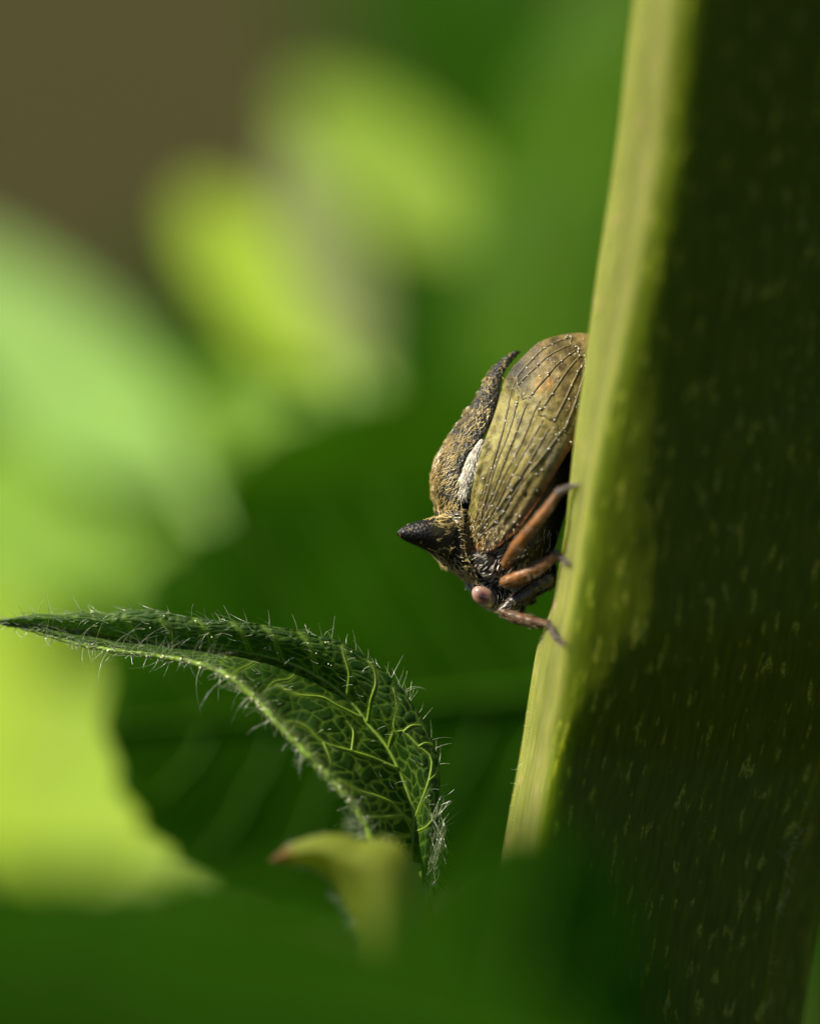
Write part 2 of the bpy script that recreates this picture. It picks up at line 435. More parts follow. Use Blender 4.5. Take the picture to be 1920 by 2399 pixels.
p, q = scatter(bv, bf, 1500, lambda c, r: near(c, r)*(c[:, 1] > 1225)*np.where(c[:, 0] > 1236, .15, 1)*np.where(sn(c, 0.05, 3) > -0.35, 1.0, 0.25))
fl = np.array([-0.45, 0.75, 0])+0.5*np.stack([sn(p, .03, 5), sn(p, .03, 6), 0*p[:, 0]], 1)+rng.normal(0, .25, (len(p), 3))
fl -= q*(fl*q).sum(1)[:, None]
v, f = hair_mesh(p, fl, q, rng.uniform(9, 20, len(p)), 0.95, 0.35, 0.5)
h = MB(); h.add(v, f); h.build('hair', GREYH, body, stuff=True)

# --- eyes
m, n, o = mat('eye')
b = N(n, 'ShaderNodeBsdfPrincipled', Roughness=0.12); b.inputs['Coat Weight'].default_value = 1.0; b.inputs['Coat Roughness'].default_value = 0.12
tc = N(n, 'ShaderNodeTexCoord').outputs['Object']
ln = N(n, 'ShaderNodeVectorMath', operation='DISTANCE'); n.links.new(tc, ln.inputs[0])
ln.inputs[1].default_value = (-0.004, -0.027, 0.004)
ns = N(n, 'ShaderNodeMath', operation='ADD'); n.links.new(ln.outputs['Value'], ns.inputs[0])
nm = N(n, 'ShaderNodeMath', operation='MULTIPLY'); n.links.new(noise(n, 60, 4), nm.inputs[0]); nm.inputs[1].default_value = 0.008; n.links.new(nm.outputs[0], ns.inputs[1])
dvv = N(n, 'ShaderNodeMath', operation='MULTIPLY'); n.links.new(ns.outputs[0], dvv.inputs[0]); dvv.inputs[1].default_value = 18.0
n.links.new(ramp(n, dvv.outputs[0], [(0.15, (0.02, 0.007, 0.005)), (0.26, (0.10, 0.03, 0.02)), (0.40, (0.22, 0.11, 0.08)), (0.58, (0.33, 0.20, 0.15)), (0.95, (0.33, 0.23, 0.18))]), b.inputs['Base Color'])
b.inputs['Subsurface Weight'].default_value = 0.3; b.inputs['Subsurface Radius'].default_value = (1, .6, .4); b.inputs['Subsurface Scale'].default_value = 0.008
n.links.new(b.outputs[0], o.inputs[0]); EYE = m
for s in (-1, 1):
    c0 = (1132, 1397, DM+s*62); mb = MB(); mb.ellipsoid(c0, (31, 22.5, 22), R40, 40, 24)
    mb.build('eye', EYE, bug, origin=P(*c0))

# --- pronotum with side horns and the long rear spine
ST_ = [(1219, 821, 1221, 827, 3), (1196, 826, 1203, 846, 7), (1156, 859, 1184, 870, 14), (1134, 896, 1174, 901, 20), (1114, 935, 1167, 941, 27),
       (1080, 986, 1152, 988, 36), (1049, 1031, 1128, 1026, 48), (1026, 1073, 1097, 1064, 62), (1014, 1119, 1081, 1104, 76), (1014, 1155, 1078, 1160, 86),
       (1022, 1183, 1083, 1215, 92), (1022, 1218, 1084, 1262, 94), (1024, 1262, 1090, 1300, 92), (1036, 1318, 1104, 1330, 84), (1070, 1345, 1116, 1354, 74), (1104, 1371, 1126, 1372, 62)]
st = smooth_curve(ST_, 70)
nc = 41; tt = np.linspace(-1, 1, nc); rows = []
for X in st:
    a = np.abs(tt)
    ff = 1-np.cos(a*math.pi/2); gg = np.sin(a*math.pi/2)**0.85
    keel = 5*np.exp(-(tt/0.10)**2)*min(1, X[4]/30)
    x = X[0]+(X[2]-X[0])*ff; y = X[1]+(X[3]-X[1])*ff
    nx, ny = X[0]-X[2], X[1]-X[3]; l = math.hypot(nx, ny)+1e-6
    r = np.stack([x+nx/l*keel, y+ny/l*keel, DM+np.sign(tt)*X[4]*gg], 1)
    # underside back to the other margin
    un = np.linspace(1, -1, 14)[1:-1]
    mx, my = X[2]-nx/l*0+0, X[3]
    r2 = np.stack([np.full(12, mx)+nx/l*6*(1-un**2), np.full(12, my)+ny/l*6*(1-un**2), DM+X[4]*un], 1)
    rows.append(np.vstack([r, r2]))
G2 = np.stack(rows); mb = MB(); mb.grid(G2, True); k = G2.shape[1]
mb.f.append(tuple(range(k))); mb.f.append(tuple((len(G2)-1)*k+i for i in range(k)))
for s in (-1, 1):
    hb = np.array([1062, 1262, DM+s*52.0]); tip = np.array([927 if s < 0 else 934, 1249 if s < 0 else 1252, DM+s*92.0])
    g = []
    for t in np.linspace(0, 1, 22):
        c = hb+(tip-hb)*t+np.array([0, -5, s*10])*math.sin(math.pi*t)
        k = (1-t)**0.72
        th = np.arange(24)*2*math.pi/24
        ry, rd = 67*k*(1-0.18*math.sin(math.pi*t))+1.0, 42*k+1.0
        kk = 1+0.12*np.abs(np.cos(th*1.0))**8
        g.append(np.stack([c[0]-0.30*ry*np.sin(th)*(1-t), c[1]+ry*np.sin(th), c[2]+rd*np.cos(th)*kk], 1))
    mb.grid(np.stack(g), True); L0 = mb.n-22*24
    mb.f.append(tuple(L0+i for i in range(24))); mb.f.append(tuple(L0+21*24+i for i in range(24)))
pv, pf, pn = remesh(mb, 2.6, 4)
tipv = np.clip((1026-pv[:, 0])/24, 0, 1)*(pv[:, 1] > 1190)+np.exp(-((pv[:, 0]-1212)**2+(pv[:, 1]-826)**2)/900)*.6
pron = link('pronotum', PA(pv), pf, SHELL, bug, attrs={'tip': np.clip(tipv, 0, 1)})
def dens(c, r):
    w_ = np.where(r[:, 2] < 0.35, 1.0, 0.02)
    w_ = w_*np.where((c[:, 1] > 1190), np.clip((c[:, 0]-985)/45, 0.06, 1), 1.0)
    w_ = w_*np.where(c[:, 1] < 880, 0.5, 1.0)
    mg = np.min(np.hypot(c[:, 0][:, None]-st[None, :, 2], c[:, 1][:, None]-st[None, :, 3]), axis=1)
    w_ = w_*np.where(c[:, 1] < 1110, np.clip((mg-8)/14, 0.08, 1), 1.0)
    return w_*np.clip(0.75+0.5*sn(c, 0.045, 11), 0.15, 1.4)
p, q = scatter(pv, pf, 3000, dens)
# hairs run from the spine towards the head, swirling at the horn root
bx = np.where(p[:, 1] < 1190, -0.5, 0.45); by = np.where(p[:, 1] < 1190, 0.85, 0.25)
fl = np.stack([bx, by, 0*bx], 1)+0.55*np.stack([sn(p, .028, 21), sn(p, .028, 22), 0.3*sn(p, .03, 23)], 1)+rng.normal(0, .22, (len(p), 3))
fl -= q*(fl*q).sum(1)[:, None]
ln_ = rng.uniform(9, 19, len(p))*np.where((p[:, 1] > 1190) & (p[:, 0] < 1000), 0.5, 1)
v, f = hair_mesh(p, fl, q, ln_, 0.95, 0.32, 0.6)
h = MB(); h.add(v, f); h.build('hair', GOLD, pron, stuff=True)

# --- scutellum: cream furred patch between pronotum and wing
for s in (1, -1):
    mb = MB()
    pth = smooth_curve([(1132, 1030, DM+s*46), (1114, 1072, DM+s*60), (1100, 1112, DM+s*74), (1086, 1158, DM+s*86)], 18)
    mb.tube(pth, interp(np.linspace(0, 1, 18), [0, .3, .7, 1], [7, 15, 18, 7]), 14, 1.0)
    sv, sf, snn = remesh(mb, 3.0, 3)
    scu = link('scutellum', PA(sv), sf, BODY, bug)
p, q = scatter(sv, sf, 1700, lambda c, r: np.where(r[:, 2] < 0.4, 1.0, 0.0)*(c[:, 2] < DM)+1e-6)
fl = np.tile((-0.25, 0.95, -.15), (len(p), 1))+rng.normal(0, .16, (len(p), 3))
v, f = hair_mesh(p, fl, q, rng.uniform(9, 20, len(p)), 1.25, 0.3, 0.3)
h = MB(); h.add(v, f); h.build('hair', CREAM, scu, stuff=True)

# --- forewings
E0 = smooth_curve([(1086, 1262), (1098, 1190), (1112, 1110), (1130, 1045), (1150, 992), (1166, 943), (1180, 893), (1202, 858), (1230, 830), (1258, 804), (1301, 787), (1346, 780), (1380, 783), (1402, 800)], 120)
E1 = smooth_curve([(1090, 1300), (1122, 1300), (1160, 1284), (1204, 1250), (1233, 1213), (1268, 1160), (1308, 1095), (1346, 1030), (1376, 960), (1390, 890), (1402, 840), (1404, 802)], 120)
nw = 61
def wing_point(s, t):        # s 0..1 base to tip, t 0..1 inner to outer edge
    s, t = np.asarray(s, float), np.asarray(t, float)
    q = np.linspace(0, 1, 120)
    a = np.stack([np.interp(s, q, E0[:, k]) for k in (0, 1)], -1); b_ = np.stack([np.interp(s, q, E1[:, k]) for k in (0, 1)], -1)
    xy = a+(b_-a)*t[..., None]
    W = np.interp(s, [0, .15, .4, .65, .85, 1], [62, 112, 138, 112, 62, 22])
    e0 = np.interp(s, [0, .2, .4, .55, 1], [.92, .82, .45, .12, .1])
    prof = e0+(1-e0)*np.sin(np.clip(t, 0, 1)*math.pi*0.62)
    bumps = 1.5*np.sin(t*2*math.pi*7.0)*np.clip(1-abs(s-.35)/.4, 0, 1)
    return np.stack([xy[..., 0], xy[..., 1], DM-W*prof-bumps-2], -1)
S, T = np.meshgrid(np.linspace(0, 1, 120), np.linspace(0, 1, nw), indexing='ij')
WG = wing_point(S, T)
fp = WG.reshape(-1, 3); sS, tT = S.ravel(), T.ravel()
base = np.array([0.27, 0.235, 0.065])*np.ones((len(fp), 1))
base = base+(np.array([0.24, 0.185, 0.075])-base)*np.clip((tT-.35)*1.3+.25*sn(fp, .02, 31), 0, 1)[:, None]
grey = np.clip((tT-.62)*2.4+.6*sn(fp, .035, 32), 0, .85)[:, None]*np.clip((.75-sS)*4, 0, 1)[:, None]
base = base+(np.array([0.17, 0.155, 0.105])-base)*grey
ap = np.clip((sS-.60)*9, 0, 1)[:, None]
base = base+(np.array([0.17, 0.125, 0.045])*(1+.35*sn(fp, .06, 33))[:, None]-base)*ap
dk = np.exp(-(((fp[:, 0]-1214)/34)**2+((fp[:, 1]-880)/42)**2)**1.5)[:, None]*.95
base = base+(np.array([0.035, 0.032, 0.026])-base)*dk
for (ox, oy) in ((1262, 905), (1284, 896)):
    k = np.exp(-(((fp[:, 0]-ox)/6)**2+((fp[:, 1]-oy)/16)**2))[:, None]; base = base+(np.array([0.50, 0.26, 0.06])-base)*k
brn = np.exp(-((tT-1.0)/.05)**2)[:, None]*np.clip((sS-.02)*10, 0, 1)[:, None]
base = base+(np.array([0.24, 0.085, 0.03])-base)*brn
wb = np.exp(-((fp[:, 0]-1100)**2+(fp[:, 1]-1285)**2)/900)[:, None]
base = base+(np.array([0.30, 0.10, 0.035])-base)*wb
blot = np.clip(sn(fp, .09, 35)-.15, 0, 1)[:, None]*.55
base = np.clip(base*(1-blot), 0.01, 1)
m, n, o = mat('wing_membrane')
ca = attr(n, 'tint').outputs['Color']
cc = mixc(n, 1.0, ca, ramp(n, noise(n, 45, 5), [(0.3, (.62, .62, .62)), (0.7, (1.25, 1.25, 1.25))]), 'MULTIPLY')
leaf_surface(n, o, cc, mixc(n, 0.3, cc, (0.5, 0.4, 0.1)), 0.25, 0.35, bump(n, noise(n, 70, 4), 0.6, 0.008), 0.9)
WING = m
VEIN = principled('wing_vein', (0.105, 0.085, 0.034), 0.45, 0.3, var=0.6, vscale=60)
DROP = principled('wax_grain', (0.75, 0.72, 0.66), 0.1, 0.9, var=0.1)
lines = []
for t in (.11, .22, .34, .46, .58, .70, .83):
    s1 = .60+.03*math.sin(t*17)
    lines.append((np.linspace(.03, s1, 26), np.linspace(.30+.4*t, t, 26)**1.0*np.linspace(.9, 1, 26)+.008*np.sin(np.linspace(0, 9, 26)+t*30)))
ts = [.02, .11, .16, .22, .28, .34, .40, .46, .52, .58, .64, .70, .77, .83, .98]
lines.append((np.array([.605+(.008 if k % 2 else -.006)+.014*math.sin(k*1.3) for k in range(len(ts))]), np.array(ts)))     # cross vein
for t in (.16, .34, .52, .70, .85): lines.append((np.linspace(.61, .87, 14), np.linspace(t, .5+(t-.5)*.75, 14)))
lines.append((np.full(24, .875)+.01*np.sin(np.arange(24)), np.linspace(.02, .98, 24)))
lines.append((np.linspace(.60, .875, 20), np.full(20, .10)))
lines.append((np.array([.36, .38, .36]), np.array([.58, .64, .70])))
lines.append((np.array([.33, .345, .33]), np.array([.70, .77, .83])))
for near_side in (True, False):
    mk = (lambda a: a) if near_side else mirror
    mb = MB(); mb.grid(mk(WG)); wing = mb.build('forewing', WING, bug, attrs={'tint': base})
    dp = []
    for (s_, t_) in lines:
        pts = wing_point(s_, t_); pts[:, 2] += 0.4; r = np.interp(np.linspace(0, 1, len(pts)), [0, .1, .9, 1], [2.8, 3.0, 2.6, 2.2])
        vb = MB(); vb.tube(mk(pts), r, 6); vb.build('vein', VEIN, wing)
        for k in range(int(len(pts)*0.42)):
            a = rng.uniform(0, len(pts)-1); i = int(a); dp.append(pts[i]+(pts[min(i+1, len(pts)-1)]-pts[i])*(a-i)+np.array([rng.normal(0, 3), rng.normal(0, 3), -2.5]))
    if near_side:
        for k in range(70): dp.append(wing_point(rng.uniform(.05, .95), rng.uniform(.1, .98))+np.array([0, 0, -1.5]))
        db = MB()
        for c in dp: db.ellipsoid(c, np.full(3, rng.uniform(1.0, 2.3)), None, 6, 5)
        db.build('wax_grains', DROP, wing, stuff=True)
        ok = wing_point(rng.uniform(.0, .22, 240), rng.uniform(.05, .95, 240))
        fl = np.tile((-.35, .8, -.1), (240, 1))+rng.normal(0, .3, (240, 3))
        v, f = hair_mesh(ok, fl, np.tile((-.4, 0, -.9), (240, 1)), rng.uniform(7, 15, 240), .8, .3, .4)
        h = MB(); h.add(v, f); h.build('hair', GOLD, wing, stuff=True)

# --- legs: thigh mesh carries shin and foot as sub-parts
def leg(femur, tibia, tarsus, rf, rt_, rr, mf, mt, far=False):
    mk = mirror if far else (lambda a: np.asarray(a, float))
    def seg(name, pts, r, material, parent, flat=1.0):
        c = smooth_curve(pts, 16); rad = np.interp(np.linspace(0, 1, 16), np.linspace(0, 1, len(r)), r)
        rad = rad*(1+.05*np.sin(np.arange(16)*2.1))
        b_ = MB(); b_.tube(mk(c), rad, 14, flat)
        for e, k in ((c[0], rad[0]), (c[-1], rad[-1])): b_.ellipsoid(mk(e), (k, k, k*flat), None, 12, 8)
        v_, f_, _ = remesh(b_, 2.2, 3)
        ob = link(name, PA(v_), f_, material, parent)
        if not far:
            nh = int(1.8*np.linalg.norm(c[-1]-c[0]))
            p_, q_ = scatter(v_, f_, nh); d_ = (c[-1]-c[0])/np.linalg.norm(c[-1]-c[0])
            fl_ = np.tile(d_, (nh, 1))+rng.normal(0, .3, (nh, 3))
            hv, hf = hair_mesh(p_, fl_, q_, rng.uniform(5, 12, nh), .7, .45, .3)
            hb_ = MB(); hb_.add(hv, hf)
            if parent is bug: hb_.build('hair', LEGH, ob, stuff=True)
            else: hairs_pending.append((hb_, ob))
        return ob
    hairs_pending = []
    fe = seg('leg', femur, rf, mf, bug)
    seg('tibia', tibia, rt_, mt, fe); seg('tarsus', tarsus, rr, TARS, fe)
    for hb_, ob in hairs_pending: hb_.build('hair', LEGH, fe, stuff=True)

dsf = lambda x, y, k=4: stem_surface(x, y)-k
for far in (False, True):
    # front pair
    leg([(1284, 1360, 4), (1246, 1382, -14), (1205, 1408, -26), (1176, 1430, -34)], [(1173, 1431, -34), (1205, 1446, -44), (1245, 1456, -58), (1284, 1464, -72)],
        [(1284, 1460, -74), (1296, 1482, dsf(1296, 1482, 10)), (1306, 1496, dsf(1306, 1496, 9)), (1320, 1508, dsf(1318, 1508, 8))], [21, 19, 16, 10], [9, 14, 13, 9], [9, 9, 8, 5], LEGD, LEGM, far)
    # middle pair
    leg([(1225, 1352, -8), (1204, 1358, -30), (1184, 1362, -50)], [(1182, 1364, -50), (1215, 1352, -66), (1262, 1330, -84), (1300, 1302, -98)],
        [(1300, 1298, -98), (1314, 1306, dsf(1314, 1306, 12)), (1332, 1322, dsf(1332, 1322, 8))], [20, 19, 13], [13, 17, 14, 9], [9, 9, 5], LEGB, LEGB, far)
    # hind pair
    leg([(1250, 1262, -6), (1215, 1300, -32), (1184, 1322, -52)], [(1184, 1320, -64), (1208, 1282, -96), (1252, 1228, -124), (1282, 1190, -136), (1304, 1158, -138)],
        [(1304, 1156, -138), (1326, 1144, dsf(1326, 1144, 14)-20), (1352, 1136, dsf(1352, 1136, 8))], [22, 20, 12], [11, 14, 13.5, 12, 9], [9, 8, 4], BODY, LEGB, far)

# ================================================================== HAIRY LEAF IN FOCUS
Lc = [(-60, 1452), (0, 1461), (60, 1474), (120, 1492), (190, 1511), (260, 1523), (330, 1532), (400, 1542), (450, 1552), (500, 1567), (552, 1597), (604, 1645), (653, 1699), (695, 1742), (743, 1793), (789, 1842), (834, 1894), (860, 1940), (885, 2010), (905, 2090)]
Mc = [(-60, 1449), (0, 1455), (81, 1462), (195, 1478), (300, 1494), (400, 1507), (500, 1518), (587, 1530), (667, 1550), (740, 1582), (789, 1615), (834, 1657), (862, 1696), (907, 1751), (935, 1807), (959, 1870), (970, 1915), (968, 1960), (960, 2100)]
Uc = [(-60, 1447), (0, 1450), (81, 1440), (146, 1440), (195, 1433), (253, 1438), (311, 1429), (373, 1429), (422, 1440), (500, 1452), (587, 1457), (656, 1470), (726, 1485), (778, 1499), (823, 1516), (876, 1553), (935, 1605), (966, 1650), (997, 1699), (1015, 1744), (1027, 1783), (1030, 1835), (1027, 1887), (1026, 1930), (1020, 1991), (1000, 2100)]
ns_, nhalf = 420, 64
A_, B_, C_ = smooth_curve(Lc, ns_), smooth_curve(Mc, ns_), smooth_curve(Uc, ns_)
s = np.linspace(0, 1, ns_)
dL = np.interp(s, [0, .15, .35, .5, .7, .9, 1], [70, 40, -10, -70, -105, -95, -60])
dM = np.interp(s, [0, .15, .35, .5, .7, .9, 1], [75, 70, 60, 52, 40, 30, 30])
dU = np.interp(s, [0, .15, .35, .5, .7, .9, 1], [72, 40, 5, -5, -12, -14, 0])
cols = []; tval = []
for t in np.linspace(-1, 0, nhalf, endpoint=False):
    k = -t; xy = B_+(A_-B_)*k; d = dM+(dL-dM)*k**1.3-18*np.sin(k*math.pi); cols.append(np.c_[xy, d]); tval.append(t)
for t in np.linspace(0, 1, nhalf):
    k = t; xy = B_+(C_-B_)*k; d = dM+(dU-dM)*k**0.8-26*np.sin(k*math.pi); cols.append(np.c_[xy, d]); tval.append(t)
for t in np.linspace(1, 1.35, 16)[1:]:
    k = (t-1)/.35; xy = C_+(B_-C_)*(0.14*k*k); d = dU+105*np.sin(k*1.5)*np.interp(s, [0, .2, .6, 1], [.05, .3, 1, .8]); cols.append(np.c_[xy, d]); tval.append(t)
for t in np.linspace(-1, -1.08, 6)[1:]:
    pass
LG = np.stack(cols, 1)                       # ns, nt, 3
flat = LG.reshape(-1, 3); tv = np.tile(np.array(tval), ns_); svv = np.repeat(s, len(tval))
VEINS = [[(966, 1925), (942, 1908), (917, 1880), (879, 1863), (834, 1849), (792, 1826)], [(942, 1909), (900, 1913), (862, 1912), (846, 1900)],
         [(935, 1802), (876, 1776), (820, 1758), (757, 1739), (723, 1706), (694, 1690), (664, 1690)],
         [(972, 1918), (987, 1877), (1004, 1828), (1010, 1776), (980, 1748), (945, 1713), (921, 1710), (928, 1647), (920, 1612)],
         [(910, 1752), (914, 1730), (921, 1710)], [(860, 1692), (868, 1640), (879, 1602), (876, 1570), (862, 1548)], [(812, 1634), (815, 1605), (817, 1577), (806, 1539), (800, 1515)],
         [(823, 1758), (827, 1713), (812, 1690)], [(850, 1682), (789, 1652), (754, 1633), (695, 1626), (640, 1600)], [(757, 1739), (770, 1770), (775, 1790)],
         [(740, 1583), (735, 1545), (722, 1510), (700, 1482)], [(660, 1548), (650, 1520), (640, 1490), (615, 1466)], [(585, 1530), (575, 1500), (560, 1475), (540, 1456)],
         [(500, 1518), (490, 1490), (470, 1462), (455, 1448)], [(410, 1508), (395, 1480), (375, 1450)], [(320, 1497), (305, 1468), (290, 1445)], [(945, 1713), (962, 1700), (985, 1698)],
         [(1004, 1828), (1018, 1815), (1026, 1800)], [(980, 1748), (996, 1740), (1012, 1742)], [(610, 1536), (590, 1555), (560, 1570), (540, 1585)], [(700, 1565), (680, 1590), (640, 1600), (610, 1640)],
         [(968, 1950), (1000, 1935), (1024, 1900)], [(967, 1955), (930, 1958), (890, 1950)]]
vd = np.full(len(flat), 1e9)
front = tv <= 1.0
for V in VEINS:
    c = smooth_curve(V, 40)
    for i in range(0, len(c)):
        dd_ = (flat[:, 0]-c[i, 0])**2+(flat[:, 1]-c[i, 1])**2; vd = np.minimum(vd, dd_)
vd = np.sqrt(vd); vd[~front] = 99
# small net of veins: cells in leaf space
cell = []
for i in range(0, 44):
    for j in range(-5, 7):
        cell.append(((i+.5+rng.uniform(-.42, .42))/44, (j+.5+rng.uniform(-.42, .42))/5.5))
cell = np.array(cell); sx, tx = 44, 5.5
f1 = np.full(len(flat), 1e9); f2 = f1.copy()
wS = svv*sx+.35*sn(flat, .05, 41); wT = tv*tx+.35*sn(flat, .05, 42)
for c in cell:
    dd_ = np.hypot(wS-c[0]*sx, wT-c[1]*tx)
    f2 = np.where(dd_ < f1, f1, np.minimum(f2, dd_)); f1 = np.minimum(f1, dd_)
edge = np.clip((f2-f1)/0.55, 0, 1)
cell2 = np.clip(1.25-(f2-f1)/0.17, 0, 1)
amp = np.interp(svv, [0, .2, .5, 1], [2, 4, 4, 3])
quilt = amp*np.sqrt(edge)*np.clip(vd/16, .25, 1)
LGf = flat.copy(); LGf[:, 2] -= np.where(tv <= 1.02, quilt, 0)
LGf[:, 1] += 1.5*sn(flat, .04, 43)
veinv = np.clip(np.maximum(cell2*.85*np.clip(.7+.6*sn(flat, .012, 44), .25, 1), np.exp(-(vd/5.5)**2)), 0, 1)
veinv = np.maximum(veinv, np.exp(-(tv/.03)**2))
edgev = np.exp(-((tv+1)/.09)**2)
m, n, o = mat('young_leaf')
vn = attr(n, 'vein').outputs['Fac']; eg = attr(n, 'rim').outputs['Fac']
f0 = noise(n, 20, 5)
fc = ramp(n, f0, [(0.3, (0.010, 0.036, 0.003)), (0.7, (0.024, 0.068, 0.006))])
bc = ramp(n, f0, [(0.3, (0.018, 0.080, 0.002)), (0.7, (0.036, 0.125, 0.004))])
sheen_fac = attr(n, 'sheeny').outputs['Fac']
fc = mixc(n, sheen_fac, fc, (0.060, 0.120, 0.028)); bc = mixc(n, sheen_fac, bc, (0.09, 0.22, 0.015))  # paler towards the tip: hair bloom, plus its lit sheen put into the colour
fc = mixc(n, vn, fc, (0.13, 0.22, 0.025)); bc = mixc(n, vn, bc, (0.34, 0.50, 0.03))
fc = mixc(n, eg, fc, (0.26, 0.34, 0.09)); bc = mixc(n, eg, bc, (0.38, 0.50, 0.09))
leaf_surface(n, o, fc, bc, 0.5, 0.42, bump(n, noise(n, 90, 4), 0.5, 0.006), 1.0)
YOUNG = m
lroot = thing('hairy_leaf', 'folded dark green hairy immature leaf with pale net of veins and long pointed tip', 'leaf', P(1000, 12300, 300))
mb = MB(); mb.grid(LG); mb.v = [LGf]
blade = mb.build('blade', YOUNG, lroot, attrs={'vein': veinv, 'rim': edgev, 'sheeny': np.clip(1.25-svv*2.2+.25*sn(flat, .02, 51), 0, 1)})
RIB = principled('leaf_rib', (0.17, 0.27, 0.035), 0.4, 0.4, sss=0.5, sssr=(.8, 1, .1), scale=0.03, var=0.25, vscale=20)
RIBD = principled('leaf_small_vein', (0.075, 0.14, 0.015), 0.5, 0.3)
sub = np.flatnonzero(tv <= 1.0)[::3]
def on_leaf(pts, lift):
    out = []
    for p_ in pts:
        i = sub[np.argmin((flat[sub, 0]-p_[0])**2+(flat[sub, 1]-p_[1])**2)]; out.append((p_[0], p_[1], flat[i, 2]-lift))
    a = np.array(out); 
    for _ in range(3): a[1:-1, 2] = (a[:-2, 2]+a[1:-1, 2]*2+a[2:, 2])/4
    return a
midr = np.c_[B_, dM-2.5][20:]
vb = MB(); vb.tube(midr, np.interp(np.linspace(0, 1, len(midr)), [0, .4, 1], [1.0, 2.5, 6]), 8); vb.build('midrib', RIB, blade)
for V in VEINS:
    c = smooth_curve(V, 22); c = on_leaf(c, 2.0); w0 = (3.0 if len(V) > 3 else 2.2)*(1 if V[0][0] > 745 else .6)
    vb = MB(); vb.tube(c, np.interp(np.linspace(0, 1, len(c)), [0, .5, 1], [w0, w0*.7, .4]), 6); vb.build('vein', RIB if V[0][0] > 745 else RIBD, blade)
rimp = np.c_[A_, dL-2]
rimp[:, :2] += np.stack([1.6*wob(s, 160, 1), 1.6*wob(s, 190, 2)], 1)
vb = MB(); vb.tube(rimp, np.interp(s, [0, .1, .3, .55, .9, 1], [2, 3.5, 5.5, 8.5, 9, 8])*(1+.12*wob(s, 120, .3)), 10); vb.build('leaf_edge', RIB, lroot)
# petiole to the ground
pe = smooth_curve([(962, 2020, 20), (955, 2150, 20), (960, 2600, 60), (980, 5000, 150), (1000, 12500, 300)], 60)
vb = MB(); vb.tube(pe, np.interp(np.linspace(0, 1, 60), [0, .02, .06, .2, 1], [45, 70, 60, 70, 110]), 14); vb.build('petiole', RIB, lroot)
# hairs
SILK = hair_mat('silky_hair', (0.66, 0.74, 0.46), 0.45, 0.25, 0.25)
rt, dd, nn_, ll = [], [], [], []
def hair(p_, d_, nv, l): rt.append(p_); dd.append(d_); nn_.append(nv); ll.append(l)
for k in range(180):     # lower edge, both ways
    i = int(rng.beta(1.3, 1.5)*ns_*.98); up = rng.random() < .45
    t_ = A_[min(i+1, ns_-1)]-A_[max(i-1, 0)]; t_ = t_/np.linalg.norm(t_); nrm = np.array([t_[1], -t_[0]])*(1 if up else -1)
    d_ = nrm*rng.uniform(.4, 1)-t_*rng.uniform(-.3, .9)
    hair((A_[i, 0], A_[i, 1], dL[i]+(-5 if up else 2)), (d_[0], d_[1], rng.uniform(-.7, .3)), (0, 0, -1), rng.gamma(3, 13)*(1 if i < 300 else .8))
for k in range(100):     # upper edge
    i = int(rng.uniform(.05, .97)*ns_)
    t_ = C_[min(i+1, ns_-1)]-C_[max(i-1, 0)]; t_ = t_/np.linalg.norm(t_); nrm = np.array([t_[1], -t_[0]])
    lie = rng.random() < .6
    d_ = nrm*(rng.uniform(.05, .3) if lie else rng.uniform(.6, 1))-t_*(rng.uniform(.5, 1) if lie else rng.uniform(.0, .7))
    hair((C_[i, 0], C_[i, 1]+1, dU[i]), (d_[0], d_[1], rng.uniform(-.5, .5)), (nrm[0], nrm[1], -.2), rng.uniform(14, 52))
for k in range(200):     # lying on the face, mostly towards the tip
    i = int(rng.beta(1.2, 2.0)*ns_*.9); j = int(rng.integers(0, 2*nhalf)); p_ = LG[i, j].copy(); p_[2] -= amp[0]+5
    hair(p_, (-1, rng.uniform(-.6, .3), rng.uniform(-.15, .1)), (0, -.1, -1), rng.uniform(10, 30))
for k in range(300):     # short fringe on the lower edge
    i = int(rng.uniform(.1, .97)*ns_); hair((A_[i, 0]+rng.normal(0, 4), A_[i, 1]+rng.normal(0, 4), dL[i]-7), (rng.normal(0, .8), rng.normal(0, .8), -.3), (0, 0, -1), rng.uniform(7, 18))
for k in range(26):      # long ones across the blade
    i = int(rng.uniform(.18, .5)*ns_); p_ = np.array([A_[i, 0], A_[i, 1], dL[i]-4]); hair(p_, (rng.uniform(-.5, .5), -1, -.25), (0, 0, -1), rng.uniform(45, 85))
for k in range(150):     # tufts round the base
    x_ = rng.uniform(1005, 1034); y_ = rng.uniform(1900, 2080); hair((x_-max(0, (y_-1960))*.15, y_, -14+rng.normal(0, 10)), (.25+rng.normal(0, .15), -1 if rng.random() < .5 else 1, -.2), (1, 0, -.4), rng.uniform(20, 55))
for k in range(90):
    x_ = rng.uniform(840, 880); hair((x_, 1925+(x_-840)*1.1, -90), (-1, -.35+rng.normal(0, .25), -.3), (0, 0, -1), rng.uniform(20, 60))
rt, dd, nn_, ll = map(lambda a: np.array(a, float), (rt, dd, nn_, ll))
v, f = hair_mesh(rt, dd, nn_, ll, 0.75, 0.25, 1.1, 6)
h = MB(); h.add(v, f); h.build('hair', SILK, lroot, stuff=True)

